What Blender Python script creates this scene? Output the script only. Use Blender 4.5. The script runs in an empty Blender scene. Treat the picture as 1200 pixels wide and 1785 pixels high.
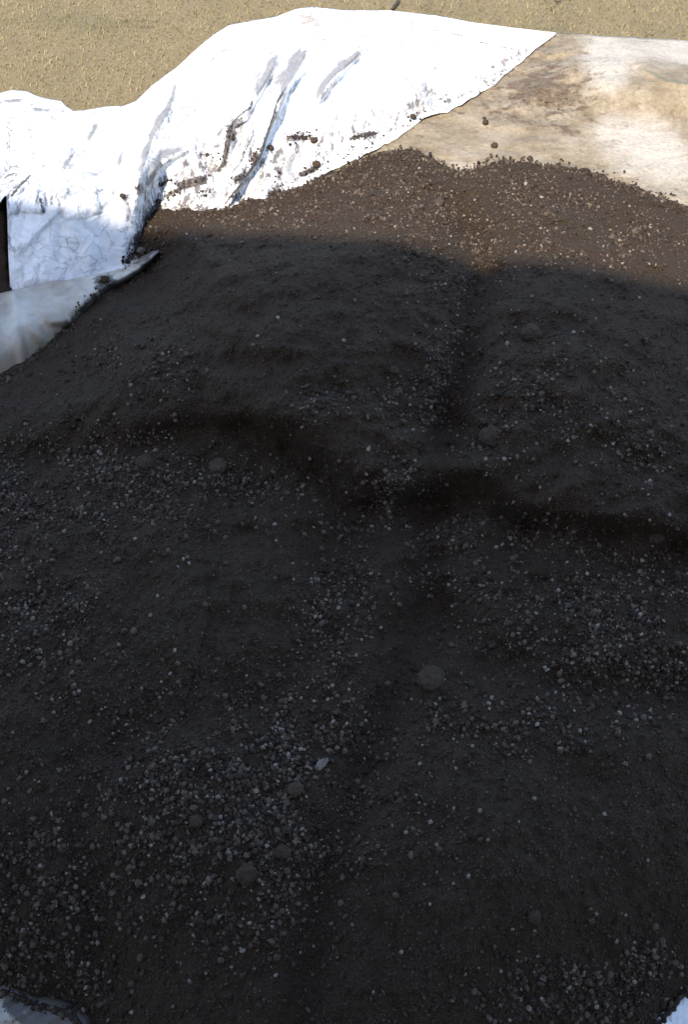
import bpy, math, random
import numpy as np
from mathutils import Vector, Matrix, Euler

S = bpy.context.scene
C = S.collection
rng = np.random.default_rng(11)
random.seed(11)
R = math.radians

# ------------------------------------------------------------------ camera
CAM_H = 2.4
PITCH = 50.0
VFOV = 50.0
cam = bpy.data.cameras.new('camera')
cam_o = bpy.data.objects.new('camera', cam)
C.objects.link(cam_o)
cam_o.location = (0, 0, CAM_H)
cam_o.rotation_euler = (R(90 - PITCH), 0, 0)
cam.sensor_fit = 'VERTICAL'
cam.angle = R(VFOV)
cam.clip_start = 0.05
cam.clip_end = 2000
S.camera = cam_o

# ------------------------------------------------------------------ light
SUN_EL, SUN_AZ = 52.0, 200.0            # azimuth clockwise from +Y: behind the viewer, a little to the left
world = bpy.data.worlds.new('World')
S.world = world
world.use_nodes = True
wn = world.node_tree.nodes
sky = wn.new('ShaderNodeTexSky')
sky.sky_type = 'NISHITA'
sky.sun_disc = False
sky.sun_elevation = R(SUN_EL)
sky.sun_rotation = R(SUN_AZ)
world.node_tree.links.new(sky.outputs[0], wn['Background'].inputs[0])
wn['Background'].inputs[1].default_value = 0.15
sun = bpy.data.lights.new('sun', 'SUN')
sun.energy = 3.4
sun.angle = R(0.8)
sun.color = (1.0, 0.91, 0.77)
sun_o = bpy.data.objects.new('sun', sun)
C.objects.link(sun_o)
sd = Vector((math.sin(R(SUN_AZ)) * math.cos(R(SUN_EL)), math.cos(R(SUN_AZ)) * math.cos(R(SUN_EL)), math.sin(R(SUN_EL))))
sun_o.rotation_euler = sd.to_track_quat('Z', 'Y').to_euler()
sun_o.location = sd * 30
S.view_settings.view_transform = 'Standard'
S.view_settings.look = 'None'
S.view_settings.exposure = 1.5
S.view_settings.gamma = 1.0
S.view_settings.use_curve_mapping = False

# ------------------------------------------------------------------ maths helpers
TV = math.tan(R(VFOV / 2))
TH = TV * 1200 / 1785
SP, CP = math.sin(R(PITCH)), math.cos(R(PITCH))

def place(px, py, z):
    """point of the world at height z seen along the sight line of photo position (px, py)"""
    px, py, z = np.broadcast_arrays(np.asarray(px, float), np.asarray(py, float), np.asarray(z, float))
    u = (px - 600) / 600 * TH
    v = (892.5 - py) / 892.5 * TV
    dy = CP + v * SP
    dz = -SP + v * CP
    k = (z - CAM_H) / dz
    return np.stack([u * k, dy * k, z], -1)

def _h(ix, iy, seed):
    n = (ix.astype(np.int64) * 374761393 + iy.astype(np.int64) * 668265263 + seed * 974634777) & 0x7fffffff
    n = ((n ^ (n >> 13)) * 1274126177) & 0x7fffffff
    n = n ^ (n >> 16)
    return (n & 0xffff) / 65535.0

def vnoise(x, y, seed=0):
    ix = np.floor(x); iy = np.floor(y)
    fx = x - ix; fy = y - iy
    fx = fx * fx * (3 - 2 * fx); fy = fy * fy * (3 - 2 * fy)
    a = _h(ix, iy, seed); b = _h(ix + 1, iy, seed)
    c = _h(ix, iy + 1, seed); d = _h(ix + 1, iy + 1, seed)
    return (a + (b - a) * fx) * (1 - fy) + (c + (d - c) * fx) * fy - 0.5

def fbm(x, y, octaves=4, seed=0):
    s = 0; a = 1.0
    for o in range(octaves):
        s = s + a * vnoise(x * 2 ** o + 17.3 * o, y * 2 ** o - 9.1 * o, seed + o)
        a *= 0.5
    return s

def gs(px, py, cx, cy, sx, sy, rot=0):
    c, s = math.cos(R(rot)), math.sin(R(rot))
    dx, dy = px - cx, py - cy
    return np.exp(-0.5 * (((dx * c + dy * s) / sx) ** 2 + ((-dx * s + dy * c) / sy) ** 2))

def sstep(a, b, x):
    t = np.clip((x - a) / (b - a), 0, 1)
    return t * t * (3 - 2 * t)

def seg_dist(px, py, pts, closed=False):
    """distance to a polyline, signed side and position along it (0..1)"""
    best = np.full(px.shape, 1e9); side = np.zeros(px.shape); along = np.zeros(px.shape)
    P = [np.array(p, float) for p in pts]
    if closed: P = P + [P[0]]
    L = [np.linalg.norm(P[i + 1] - P[i]) for i in range(len(P) - 1)]
    tot = sum(L); acc = 0
    for i in range(len(P) - 1):
        a, b = P[i], P[i + 1]
        d = b - a
        t = np.clip(((px - a[0]) * d[0] + (py - a[1]) * d[1]) / (d @ d), 0, 1)
        ex = px - (a[0] + t * d[0]); ey = py - (a[1] + t * d[1])
        dist = np.hypot(ex, ey)
        m = dist < best
        best = np.where(m, dist, best)
        cr = d[0] * ey - d[1] * ex
        side = np.where(m, np.sign(cr), side)
        along = np.where(m, (acc + t * L[i]) / tot, along)
        acc += L[i]
    return best, side, along

def inside(px, py, poly):
    r = np.zeros(px.shape, bool)
    n = len(poly)
    for i in range(n):
        x1, y1 = poly[i]; x2, y2 = poly[(i + 1) % n]
        c = ((y1 > py) != (y2 > py)) & (px < (x2 - x1) * (py - y1) / (y2 - y1 + 1e-9) + x1)
        r ^= c
    return r

def poly_sd(px, py, poly):
    d, _, _ = seg_dist(px, py, poly, True)
    return np.where(inside(px, py, poly), d, -d)

# ------------------------------------------------------------------ mesh / object helpers
def mesh_np(name, verts, faces, smooth=True):
    verts = np.asarray(verts, np.float32).reshape(-1, 3)
    faces = np.asarray(faces, np.int32)
    me = bpy.data.meshes.new(name)
    n, k = faces.shape
    me.vertices.add(len(verts)); me.vertices.foreach_set('co', verts.ravel())
    me.loops.add(n * k); me.loops.foreach_set('vertex_index', faces.ravel())
    me.polygons.add(n)
    me.polygons.foreach_set('loop_start', np.arange(0, n * k, k, dtype=np.int32))
    me.polygons.foreach_set('use_smooth', np.full(n, smooth, bool))
    me.update(calc_edges=True)
    return me

def attr(me, name, vals):
    a = me.attributes.new(name, 'FLOAT', 'POINT')
    a.data.foreach_set('value', np.asarray(vals, np.float32).ravel())

def link(name, me, mat=None, parent=None):
    o = bpy.data.objects.new(name, me)
    C.objects.link(o)
    if mat is not None and me is not None and not me.materials: me.materials.append(mat)
    if parent is not None: o.parent = parent
    return o

def tag(o, label=None, cat=None, group=None, kind=None):
    if label: o['label'] = label
    if cat: o['category'] = cat
    if group: o['group'] = group
    if kind: o['kind'] = kind
    return o

def grid_faces(nr, nc, keep=None):
    i = np.arange(nr * nc).reshape(nr, nc)
    f = np.stack([i[:-1, :-1], i[1:, :-1], i[1:, 1:], i[:-1, 1:]], -1).reshape(-1, 4)
    if keep is not None:
        f = f[keep.ravel()[f].all(1)]
    return f

def compact(verts, faces, *arrs):
    used = np.unique(faces)
    m = np.full(len(verts), -1, np.int64); m[used] = np.arange(len(used))
    return (verts[used], m[faces]) + tuple(a.ravel()[used] for a in arrs)

# ------------------------------------------------------------------ materials
def new_mat(name):
    m = bpy.data.materials.new(name); m.use_nodes = True
    nt = m.node_tree
    b = nt.nodes['Principled BSDF']
    return m, nt, b

def N(nt, t, **kw):
    n = nt.nodes.new(t)
    for k, v in kw.items():
        if k.startswith('i_'):
            n.inputs[k[2:].replace('_', ' ')].default_value = v
        else:
            setattr(n, k, v)
    return n

def noise_node(nt, scale, detail=6, rough=0.6, coord=None, dim='3D'):
    n = N(nt, 'ShaderNodeTexNoise'); n.inputs['Scale'].default_value = scale
    n.inputs['Detail'].default_value = detail; n.inputs['Roughness'].default_value = rough
    nt.links.new(coord, n.inputs['Vector'])
    return n.outputs['Fac']

def ramp(nt, src, stops):
    r = N(nt, 'ShaderNodeValToRGB')
    e = r.color_ramp.elements
    while len(e) < len(stops): e.new(0.5)
    for el, (p, c) in zip(e, stops):
        el.position = p; el.color = (*c, 1) if len(c) == 3 else c
    nt.links.new(src, r.inputs[0])
    return r.outputs[0]

def math_n(nt, op, a, b=None, clamp=False):
    n = N(nt, 'ShaderNodeMath', operation=op); n.use_clamp = clamp
    for i, v in enumerate((a, b)):
        if v is None: continue
        if isinstance(v, (int, float)): n.inputs[i].default_value = v
        else: nt.links.new(v, n.inputs[i])
    return n.outputs[0]

def mixc(nt, fac, a, b, mode='MIX'):
    n = N(nt, 'ShaderNodeMix', data_type='RGBA', blend_type=mode)
    n.clamp_factor = True
    for idx, v in ((0, fac), (6, a), (7, b)):
        if isinstance(v, (int, float)): n.inputs[idx].default_value = v
        elif isinstance(v, tuple): n.inputs[idx].default_value = (*v, 1)
        else: nt.links.new(v, n.inputs[idx])
    return n.outputs[2]

def mapr(nt, src, a, b, c=0.0, d=1.0):
    n = N(nt, 'ShaderNodeMapRange'); n.interpolation_type = 'SMOOTHSTEP'
    nt.links.new(src, n.inputs[0])
    for i, v in enumerate((a, b, c, d)): n.inputs[i + 1].default_value = v
    return n.outputs[0]

def coord_obj(nt):
    return N(nt, 'ShaderNodeNewGeometry').outputs['Position']

def attr_n(nt, name):
    return N(nt, 'ShaderNodeAttribute', attribute_name=name).outputs['Fac']

def bump(nt, b, h, strength, dist):
    n = N(nt, 'ShaderNodeBump'); n.inputs['Strength'].default_value = strength
    n.inputs['Distance'].default_value = dist
    nt.links.new(h, n.inputs['Height']); nt.links.new(n.outputs[0], b.inputs['Normal'])

SOIL_D, SOIL_M, SOIL_L = (0.019, 0.0108, 0.0063), (0.044, 0.0262, 0.0148), (0.082, 0.051, 0.029)

def soil_mat():
    m, nt, b = new_mat('dark_soil')
    p = coord_obj(nt)
    n1 = noise_node(nt, 190, 5, 0.65, p); n2 = noise_node(nt, 4.2, 4, 0.55, p); n3 = noise_node(nt, 45, 4, 0.7, p)
    c = ramp(nt, n1, [(0.30, SOIL_D), (0.52, SOIL_M), (0.78, SOIL_L)])
    c = mixc(nt, mapr(nt, n2, 0.35, 0.7, 0.0, 0.45), c, (0.036, 0.027, 0.013))
    v = N(nt, 'ShaderNodeTexVoronoi'); v.inputs['Scale'].default_value = 210
    nt.links.new(p, v.inputs['Vector'])
    sp = N(nt, 'ShaderNodeSeparateColor'); nt.links.new(v.outputs['Color'], sp.inputs[0])
    fleck = math_n(nt, 'MULTIPLY', mapr(nt, sp.outputs[0], 0.94, 0.97), mapr(nt, v.outputs['Distance'], 0.42, 0.25))
    c = mixc(nt, math_n(nt, 'MULTIPLY', fleck, 0.5), c, (0.12, 0.10, 0.085))
    nt.links.new(c, b.inputs['Base Color'])
    b.inputs['Roughness'].default_value = 0.92
    b.inputs['Specular IOR Level'].default_value = 0.25
    h = math_n(nt, 'ADD', math_n(nt, 'MULTIPLY', n1, 0.6), n3)
    h = math_n(nt, 'SUBTRACT', h, math_n(nt, 'MULTIPLY', v.outputs['Distance'], 0.5))
    bump(nt, b, h, 1.0, 0.013)
    return m

def clod_mat(name='soil_crumb', lift=1.0):
    m, nt, b = new_mat(name)
    p = coord_obj(nt)
    t = attr_n(nt, 'tone')
    c = ramp(nt, t, [(0.0, (0.013, 0.008, 0.005)), (0.5, (0.047, 0.030, 0.0185)), (0.8, (0.104, 0.077, 0.056)), (1.0, (0.245, 0.20, 0.162))])
    n1 = noise_node(nt, 260, 4, 0.6, p)
    c = mixc(nt, 1.0, c, ramp(nt, n1, [(0.25, (0.6, 0.6, 0.6)), (0.75, (1.3, 1.3, 1.3))]), 'MULTIPLY')
    nt.links.new(c, b.inputs['Base Color'])
    b.inputs['Roughness'].default_value = 0.8
    b.inputs['Specular IOR Level'].default_value = 0.3
    bump(nt, b, n1, 0.7, 0.004)
    return m

def stone_mat(name, col, rough=0.75):
    m, nt, b = new_mat(name)
    p = coord_obj(nt)
    n1 = noise_node(nt, 120, 5, 0.65, p); n2 = noise_node(nt, 30, 3, 0.5, p)
    d = tuple(x * 0.55 for x in col); l = tuple(min(1, x * 1.4) for x in col)
    c = ramp(nt, n1, [(0.3, d), (0.55, col), (0.8, l)])
    c = mixc(nt, mapr(nt, n2, 0.5, 0.7, 0, 0.55), c, SOIL_M)
    nt.links.new(c, b.inputs['Base Color']); b.inputs['Roughness'].default_value = rough
    b.inputs['Specular IOR Level'].default_value = 0.2
    bump(nt, b, n1, 0.9, 0.008)
    return m

def tarp_mat():
    m, nt, b = new_mat('white_tarp')
    p = coord_obj(nt)
    dirt, grey, twig, rust = (attr_n(nt, k) for k in ('dirt', 'grey', 'twig', 'rust'))
    n1 = noise_node(nt, 95, 6, 0.75, p); n2 = noise_node(nt, 9, 5, 0.6, p); n3 = noise_node(nt, 26, 6, 0.7, p)
    c = mixc(nt, mapr(nt, n2, 0.4, 0.75, 0.0, 0.0), (0.78, 0.78, 0.78), (0.78, 0.78, 0.78))
    tint = math_n(nt, 'MULTIPLY', mapr(nt, n2, 0.50, 0.72), mapr(nt, n3, 0.38, 0.62))
    c = mixc(nt, math_n(nt, 'MULTIPLY', math_n(nt, 'MULTIPLY', tint, 0.7), mapr(nt, twig, 0.9, 0.3)), c, (0.28, 0.265, 0.285))
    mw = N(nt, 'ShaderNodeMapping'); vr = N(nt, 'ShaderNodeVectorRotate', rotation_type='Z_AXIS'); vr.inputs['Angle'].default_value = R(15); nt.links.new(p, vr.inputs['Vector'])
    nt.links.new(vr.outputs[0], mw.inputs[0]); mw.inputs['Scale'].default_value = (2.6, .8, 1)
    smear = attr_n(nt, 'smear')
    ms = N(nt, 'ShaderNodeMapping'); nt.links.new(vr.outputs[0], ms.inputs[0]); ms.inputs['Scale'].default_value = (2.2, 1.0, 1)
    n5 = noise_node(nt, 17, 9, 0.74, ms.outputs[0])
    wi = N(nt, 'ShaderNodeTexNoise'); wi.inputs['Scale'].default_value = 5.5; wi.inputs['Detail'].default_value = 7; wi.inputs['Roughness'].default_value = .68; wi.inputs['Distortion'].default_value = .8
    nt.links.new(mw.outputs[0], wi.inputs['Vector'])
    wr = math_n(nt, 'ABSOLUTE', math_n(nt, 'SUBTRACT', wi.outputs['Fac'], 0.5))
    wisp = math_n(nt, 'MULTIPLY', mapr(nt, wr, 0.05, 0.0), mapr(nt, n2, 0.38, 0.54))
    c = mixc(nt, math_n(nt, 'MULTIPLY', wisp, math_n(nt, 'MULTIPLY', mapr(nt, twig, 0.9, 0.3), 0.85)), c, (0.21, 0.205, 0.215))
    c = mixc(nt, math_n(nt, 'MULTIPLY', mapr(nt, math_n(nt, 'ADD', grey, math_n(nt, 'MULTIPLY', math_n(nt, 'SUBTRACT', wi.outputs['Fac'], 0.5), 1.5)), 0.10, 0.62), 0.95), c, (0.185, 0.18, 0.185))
    c = mixc(nt, math_n(nt, 'MULTIPLY', mapr(nt, math_n(nt, 'ADD', rust, math_n(nt, 'MULTIPLY', math_n(nt, 'SUBTRACT', n1, 0.5), 1.4)), 0.3, 0.9), 0.7), c, (0.27, 0.17, 0.11))
    sm = mapr(nt, math_n(nt, 'ADD', smear, math_n(nt, 'MULTIPLY', math_n(nt, 'SUBTRACT', n5, 0.5), 4.5)), 0.34, 0.80)
    c = mixc(nt, math_n(nt, 'MULTIPLY', sm, math_n(nt, 'MULTIPLY', mapr(nt, smear, 0.02, 0.3), 0.93)), c, (0.105, 0.088, 0.078))
    # dried trickles and rootlet marks: thin dark lines of a crackle, where the attribute allows them
    mp = N(nt, 'ShaderNodeMapping'); nt.links.new(p, mp.inputs[0]); mp.inputs['Scale'].default_value = (1.0, 1.5, 0.55)
    dn = N(nt, 'ShaderNodeTexNoise'); dn.inputs['Scale'].default_value = 18; dn.inputs['Detail'].default_value = 4
    nt.links.new(mp.outputs[0], dn.inputs['Vector'])
    vm = N(nt, 'ShaderNodeVectorMath', operation='MULTIPLY_ADD')
    nt.links.new(dn.outputs['Color'], vm.inputs[0]); vm.inputs[1].default_value = (0.055, 0.055, 0.055); nt.links.new(mp.outputs[0], vm.inputs[2])
    vo = N(nt, 'ShaderNodeTexVoronoi', feature='DISTANCE_TO_EDGE'); vo.inputs['Scale'].default_value = 17
    nt.links.new(vm.outputs[0], vo.inputs['Vector'])
    line = mapr(nt, vo.outputs['Distance'], 0.05, 0.0)
    line = math_n(nt, 'MULTIPLY', line, math_n(nt, 'MULTIPLY', twig, mapr(nt, n3, 0.42, 0.58)))
    c = mixc(nt, math_n(nt, 'MULTIPLY', line, 0.5), c, (0.10, 0.10, 0.13))
    dd = mapr(nt, math_n(nt, 'ADD', dirt, math_n(nt, 'MULTIPLY', math_n(nt, 'SUBTRACT', n1, 0.5), 1.7)), 0.42, 0.62)
    c = mixc(nt, math_n(nt, 'MULTIPLY', dd, 0.95), c, (0.040, 0.031, 0.026))
    nt.links.new(c, b.inputs['Base Color']); b.inputs['Roughness'].default_value = 0.5
    b.inputs['Specular IOR Level'].default_value = 0.35
    w = N(nt, 'ShaderNodeTexNoise'); w.inputs['Scale'].default_value = 14; w.inputs['Detail'].default_value = 5; w.inputs['Distortion'].default_value = 1.2
    nt.links.new(p, w.inputs['Vector'])
    bump(nt, b, w.outputs['Fac'], 0.6, 0.026)
    return m

def sheet_mat():
    m, nt, b = new_mat('soiled_sheet')
    p = coord_obj(nt)
    dirt, white, green = (attr_n(nt, k) for k in ('dirt', 'white', 'green'))
    mp = N(nt, 'ShaderNodeMapping'); nt.links.new(p, mp.inputs[0]); mp.inputs['Scale'].default_value = (0.95, 1.15, 1)
    mp.inputs['Rotation'].default_value = (0, 0, R(-12))
    n1 = noise_node(nt, 70, 6, 0.75, p); n2 = noise_node(nt, 7, 9, 0.68, mp.outputs[0]); n3 = noise_node(nt, 21, 8, 0.72, mp.outputs[0])
    c = ramp(nt, n2, [(0.28, (0.125, 0.088, 0.050)), (0.44, (0.195, 0.152, 0.095)), (0.60, (0.26, 0.21, 0.145)), (0.8, (0.33, 0.285, 0.225))])
    c = mixc(nt, mapr(nt, n3, 0.52, 0.75, 0, 0.5), c, (0.13, 0.095, 0.055))
    c = mixc(nt, mapr(nt, math_n(nt, 'ADD', white, math_n(nt, 'MULTIPLY', math_n(nt, 'SUBTRACT', n2, 0.5), 0.9)), 0.15, 0.85), c, (0.38, 0.34, 0.29))
    c = mixc(nt, 1.0, c, ramp(nt, n1, [(0.3, (.72, .70, .66)), (0.7, (1.18, 1.18, 1.18))]), 'MULTIPLY')
    c = mixc(nt, math_n(nt, 'MULTIPLY', mapr(nt, math_n(nt, 'ADD', green, math_n(nt, 'MULTIPLY', math_n(nt, 'SUBTRACT', n3, 0.5), 1.2)), 0.3, 0.8), 0.8), c, (0.10, 0.10, 0.06))
    c = mixc(nt, math_n(nt, 'MULTIPLY', mapr(nt, math_n(nt, 'ADD', dirt, math_n(nt, 'MULTIPLY', math_n(nt, 'SUBTRACT', n3, 0.5), 4.2)), 0.25, 1.05), 0.9), c, mixc(nt, mapr(nt, n1, 0.4, 0.62), (0.052, 0.030, 0.014), (0.125, 0.078, 0.038)))
    nt.links.new(c, b.inputs['Base Color']); b.inputs['Roughness'].default_value = 0.6
    bump(nt, b, math_n(nt, 'ADD', n2, math_n(nt, 'MULTIPLY', n3, 0.5)), 0.7, 0.03)
    return m

def grey_mat():
    m, nt, b = new_mat('grey_plastic')
    p = coord_obj(nt)
    dirt = attr_n(nt, 'dirt')
    n1 = noise_node(nt, 50, 6, 0.7, p); n2 = noise_node(nt, 7, 4, 0.6, p)
    c = mixc(nt, mapr(nt, n2, 0.35, 0.7), (0.32, 0.275, 0.215), (0.54, 0.50, 0.43))
    c = mixc(nt, math_n(nt, 'MULTIPLY', mapr(nt, math_n(nt, 'ADD', dirt, math_n(nt, 'MULTIPLY', math_n(nt, 'SUBTRACT', n1, 0.5), 1.6)), 0.4, 0.7), 0.9), c, (0.045, 0.036, 0.030))
    nt.links.new(c, b.inputs['Base Color']); b.inputs['Roughness'].default_value = 0.38
    bump(nt, b, n2, 0.4, 0.02)
    return m

def lawn_mat():
    m, nt, b = new_mat('dry_lawn')
    p = coord_obj(nt)
    n1 = noise_node(nt, 160, 4, 0.7, p); n2 = noise_node(nt, 2.3, 5, 0.6, p)
    c = ramp(nt, n1, [(0.3, (0.11, 0.085, 0.042)), (0.5, (0.19, 0.147, 0.078)), (0.75, (0.27, 0.215, 0.125))])
    c = mixc(nt, mapr(nt, n2, 0.5, 0.7, 0, 0.5), c, (0.10, 0.095, 0.045))
    nt.links.new(c, b.inputs['Base Color']); b.inputs['Roughness'].default_value = 0.95
    bump(nt, b, n1, 0.8, 0.015)
    return m

def blade_mat():
    m, nt, b = new_mat('grass_blade')
    p = coord_obj(nt)
    t = attr_n(nt, 'tone')
    c = ramp(nt, t, [(0.0, (0.085, 0.074, 0.030)), (0.25, (0.155, 0.122, 0.054)), (0.6, (0.24, 0.186, 0.088)), (1.0, (0.33, 0.27, 0.155))])
    n2 = noise_node(nt, 2.3, 5, 0.6, p); n3 = noise_node(nt, 14, 3, 0.6, p); n4 = noise_node(nt, 38, 3, 0.6, p)
    c = mixc(nt, mapr(nt, n4, 0.54, 0.70, 0, 0.62), c, (0.125, 0.095, 0.045))
    c = mixc(nt, mapr(nt, n2, 0.5, 0.68, 0, 0.5), c, (0.115, 0.105, 0.048))
    c = mixc(nt, mapr(nt, n3, 0.50, 0.68, 0, 0.5), c, (0.135, 0.098, 0.05))
    nt.links.new(c, b.inputs['Base Color']); b.inputs['Roughness'].default_value = 0.8
    b.inputs['Specular IOR Level'].default_value = 0.2
    return m

def plain(name, col, rough=0.7, scale=20, var=0.12, metal=0.0):
    m, nt, b = new_mat(name)
    p = coord_obj(nt)
    n1 = noise_node(nt, scale, 5, 0.6, p)
    c = ramp(nt, n1, [(0.3, tuple(x * (1 - var) for x in col)), (0.7, tuple(min(1, x * (1 + var)) for x in col))])
    nt.links.new(c, b.inputs['Base Color']); b.inputs['Roughness'].default_value = rough
    b.inputs['Metallic'].default_value = metal
    bump(nt, b, n1, 0.2, 0.004)
    return m

M_SOIL, M_CLOD, M_TARP, M_SHEET, M_GREY = soil_mat(), clod_mat(), tarp_mat(), sheet_mat(), grey_mat()
M_LAWN, M_BLADE = lawn_mat(), blade_mat()

# ------------------------------------------------------------------ outlines (photo positions, carried onto the terrain by place())
TARP_TOP = [(-700, 260), (-400, 205), (-150, 176), (0, 163), (22, 158), (45, 160), (62, 168), (85, 174), (106, 177), (114, 186), (128, 195), (150, 193), (185, 187), (215, 186),
            (238, 177), (265, 150), (310, 117), (350, 80), (372, 62), (400, 45), (440, 37), (480, 31), (502, 22), (520, 16), (545, 13), (600, 19), (680, 19), (760, 28),
            (830, 41), (900, 50), (970, 58)]
TARP_BOT = [(-700, 400), (-150, 348), (0, 354), (6, 344), (12, 341), (14.5, 400), (17, 515), (60, 512), (120, 505), (215, 480), (240, 452), (252, 425), (290, 420), (330, 420), (400, 415), (450, 395),
            (490, 352), (530, 326), (560, 307), (590, 292), (640, 268), (700, 237), (740, 207), (800, 187), (850, 157), (900, 116), (930, 90), (970, 59.5)]
SHEET_TOP = [(440, 250), (640, 215), (800, 150), (880, 90), (945, 62), (970, 58), (1030, 62), (1100, 66), (1200, 72), (1400, 85), (1750, 130)]
SHEET_BOT = [(440, 420), (700, 340), (800, 350), (960, 350), (1100, 400), (1200, 430), (1400, 520), (1750, 640)]
GREY_TOP = [(-700, 560), (-300, 535), (-100, 520), (0, 512), (20, 508), (65, 496), (120, 488), (170, 478), (215, 467), (245, 450), (265, 439), (278, 435)]
GREY_BOT = [(-700, 1200), (-300, 930), (-100, 770), (0, 700), (60, 668), (100, 635), (150, 575), (190, 525), (215, 505), (240, 492), (262, 470), (278, 440)]
SOIL_POLY = [(-700, 1180), (-300, 890), (-120, 745), (-20, 673), (5, 662), (30, 645), (62, 622), (92, 592), (112, 572), (130, 548), (150, 528), (172, 508), (177, 490), (190, 487), (197, 497), (215, 492), (240, 482), (257, 472),
             (258, 458), (272, 452), (277, 437), (262, 440), (245, 447), (240, 430), (240, 402), (255, 372), (275, 356), (305, 362), (345, 360), (380, 366), (402, 368), (430, 350), (470, 341), (520, 332), (560, 312),
             (600, 300), (632, 284), (665, 268), (700, 263), (735, 271), (770, 292), (802, 302), (835, 293), (880, 281), (930, 287), (990, 294), (1040, 307), (1095, 326), (1150, 344), (1200, 362),
             (1350, 425), (1750, 560), (1750, 2020), (1360, 1860), (1235, 1700), (1204, 1722), (1180, 1748), (1158, 1775), (1120, 1830), (1000, 2010), (800, 2080), (220, 2080), (160, 1830), (138, 1784), (112, 1762),
             (60, 1752), (35, 1738), (-10, 1725), (-150, 1700), (-700, 1760)]

def curve(pts, x):
    p = np.array(pts, float)
    return np.interp(x, p[:, 0], p[:, 1])

# ------------------------------------------------------------------ soil heap
def soil_z(px, py):
    sd_ = poly_sd(px, py, SOIL_POLY)
    wob = fbm(px / 14, py / 14, 3, 5) * 7
    e = sd_ + wob
    z = 0.032 + 0.23 * (1 - np.exp(-np.clip(e, 0, None) / 190)) + np.where(e < 0, e * 0.0032, 0) + 0.012 * (1 - np.exp(-np.clip(e, 0, None) / 10))
    k = sstep(0, 160, sd_)
    z = z + k * (0.10 * gs(px, py, 540, 560, 230, 120) + 0.10 * gs(px, py, 1030, 600, 170, 150) + 0.05 * gs(px, py, 190, 640, 120, 90) + 0.105 * gs(px, py, 470, 415, 230, 75) - 0.05 * gs(px, py, 835, 450, 45, 60))
    # gully between the two upper mounds
    d, s, a = seg_dist(px, py, [(790, 330), (815, 400), (845, 480), (825, 580), (805, 660), (785, 750), (762, 830)])
    z = z - sstep(10, 120, sd_) * 0.100 * np.exp(-(d / 29) ** 2) * sstep(1.0, .80, a) - sstep(10, 120, sd_) * 0.02 * np.exp(-(d / 90) ** 2)
    # scarp below the upper mounds, with a trench at its foot
    d, s, a = seg_dist(px, py, [(-500, 770), (0, 770), (230, 755), (340, 735), (430, 740), (510, 768), (570, 805), (615, 845), (680, 870), (730, 862), (790, 845), (850, 855), (905, 890), (985, 905), (1080, 920), (1200, 940), (1700, 990)])
    w = 0.35 + 0.65 * sstep(0.30, 0.42, a)
    up = np.where(s < 0, d, -d)
    z = z + w * (1 + .7 * fbm(px / 70, py / 45, 3, 9)) * (0.068 * np.tanh(up / 23) * np.exp(-(d / 320) ** 2) - 0.030 * np.exp(-((up + 20) / 32) ** 2))
    # lower mounds and gullies
    z = z + 0.050 * gs(px, py, 400, 1010, 170, 120) + 0.055 * gs(px, py, 1010, 1090, 200, 110) + 0.05 * gs(px, py, 1000, 1500, 240, 160) + 0.03 * gs(px, py, 330, 1420, 180, 120)
    d, s, a = seg_dist(px, py, [(740, 880), (748, 960), (745, 1030), (770, 1090), (860, 1150), (1000, 1200), (1200, 1215)])
    z = z - 0.048 * np.exp(-(d / 40) ** 2)
    d, s, a = seg_dist(px, py, [(745, 1050), (700, 1180), (640, 1330), (590, 1480), (550, 1620), (520, 1785), (480, 2100)])
    z = z - 0.050 * np.exp(-(d / 44) ** 2)
    d, s, a = seg_dist(px, py, [(590, 880), (600, 960), (575, 1080), (470, 1200), (300, 1250), (150, 1330), (140, 1500), (200, 1700)])
    z = z - 0.022 * np.exp(-(d / 48) ** 2)
    z = z - 0.06 * sstep(1300, 2000, py)
    P = place(px, py, z)
    x, y = P[..., 0], P[..., 1]
    kk = 0.45 + 0.55 * sstep(0, 30, sd_)
    z = z + kk * (0.024 * fbm(x / 0.16, y / 0.16, 2, 21) + 0.014 * fbm(x / 0.05, y / 0.05, 3, 33) + 0.006 * vnoise(x / 0.011, y / 0.011, 47))
    return z, sd_

def rows_cols(x0, x1, y0, y1, sx, sy):
    return np.meshgrid(np.arange(x0, x1 + .1, sx), np.arange(y0, y1 + .1, sy))

xs = np.concatenate([np.arange(-560, -60, 10), np.arange(-60, 1260, 3.8), np.arange(1260, 1700, 10)])
ys = np.concatenate([np.arange(240, 1830, 3.8), np.arange(1830, 2060, 10)])
PX, PY = np.meshgrid(xs, ys)
Z, SDm = soil_z(PX, PY)
V = place(PX, PY, Z).reshape(-1, 3)
F = grid_faces(len(ys), len(xs), SDm > -26)
V, F = compact(V, F)
heap = link('soil_heap', mesh_np('soil_heap', V, F[:, ::-1]), M_SOIL)
tag(heap, 'big dark brown heap of crumbly soil spread in mounds over the tarpaulin', 'soil heap')

# --- crumbs on the heap
def ico(sub=0):
    import bmesh
    bm = bmesh.new(); bmesh.ops.create_icosphere(bm, subdivisions=sub, radius=1.0)
    v = np.array([x.co[:] for x in bm.verts]); f = np.array([[q.index for q in p.verts] for p in bm.faces]); bm.free()
    return v, f

def rand_rot(n):
    q = rng.normal(size=(n, 4)); q /= np.linalg.norm(q, axis=1, keepdims=True)
    w, x, y, z = q.T
    return np.stack([1 - 2 * (y * y + z * z), 2 * (x * y - z * w), 2 * (x * z + y * w), 2 * (x * y + z * w), 1 - 2 * (x * x + z * z), 2 * (y * z - x * w),
                     2 * (x * z - y * w), 2 * (y * z + x * w), 1 - 2 * (x * x + y * y)], -1).reshape(n, 3, 3)

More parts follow.
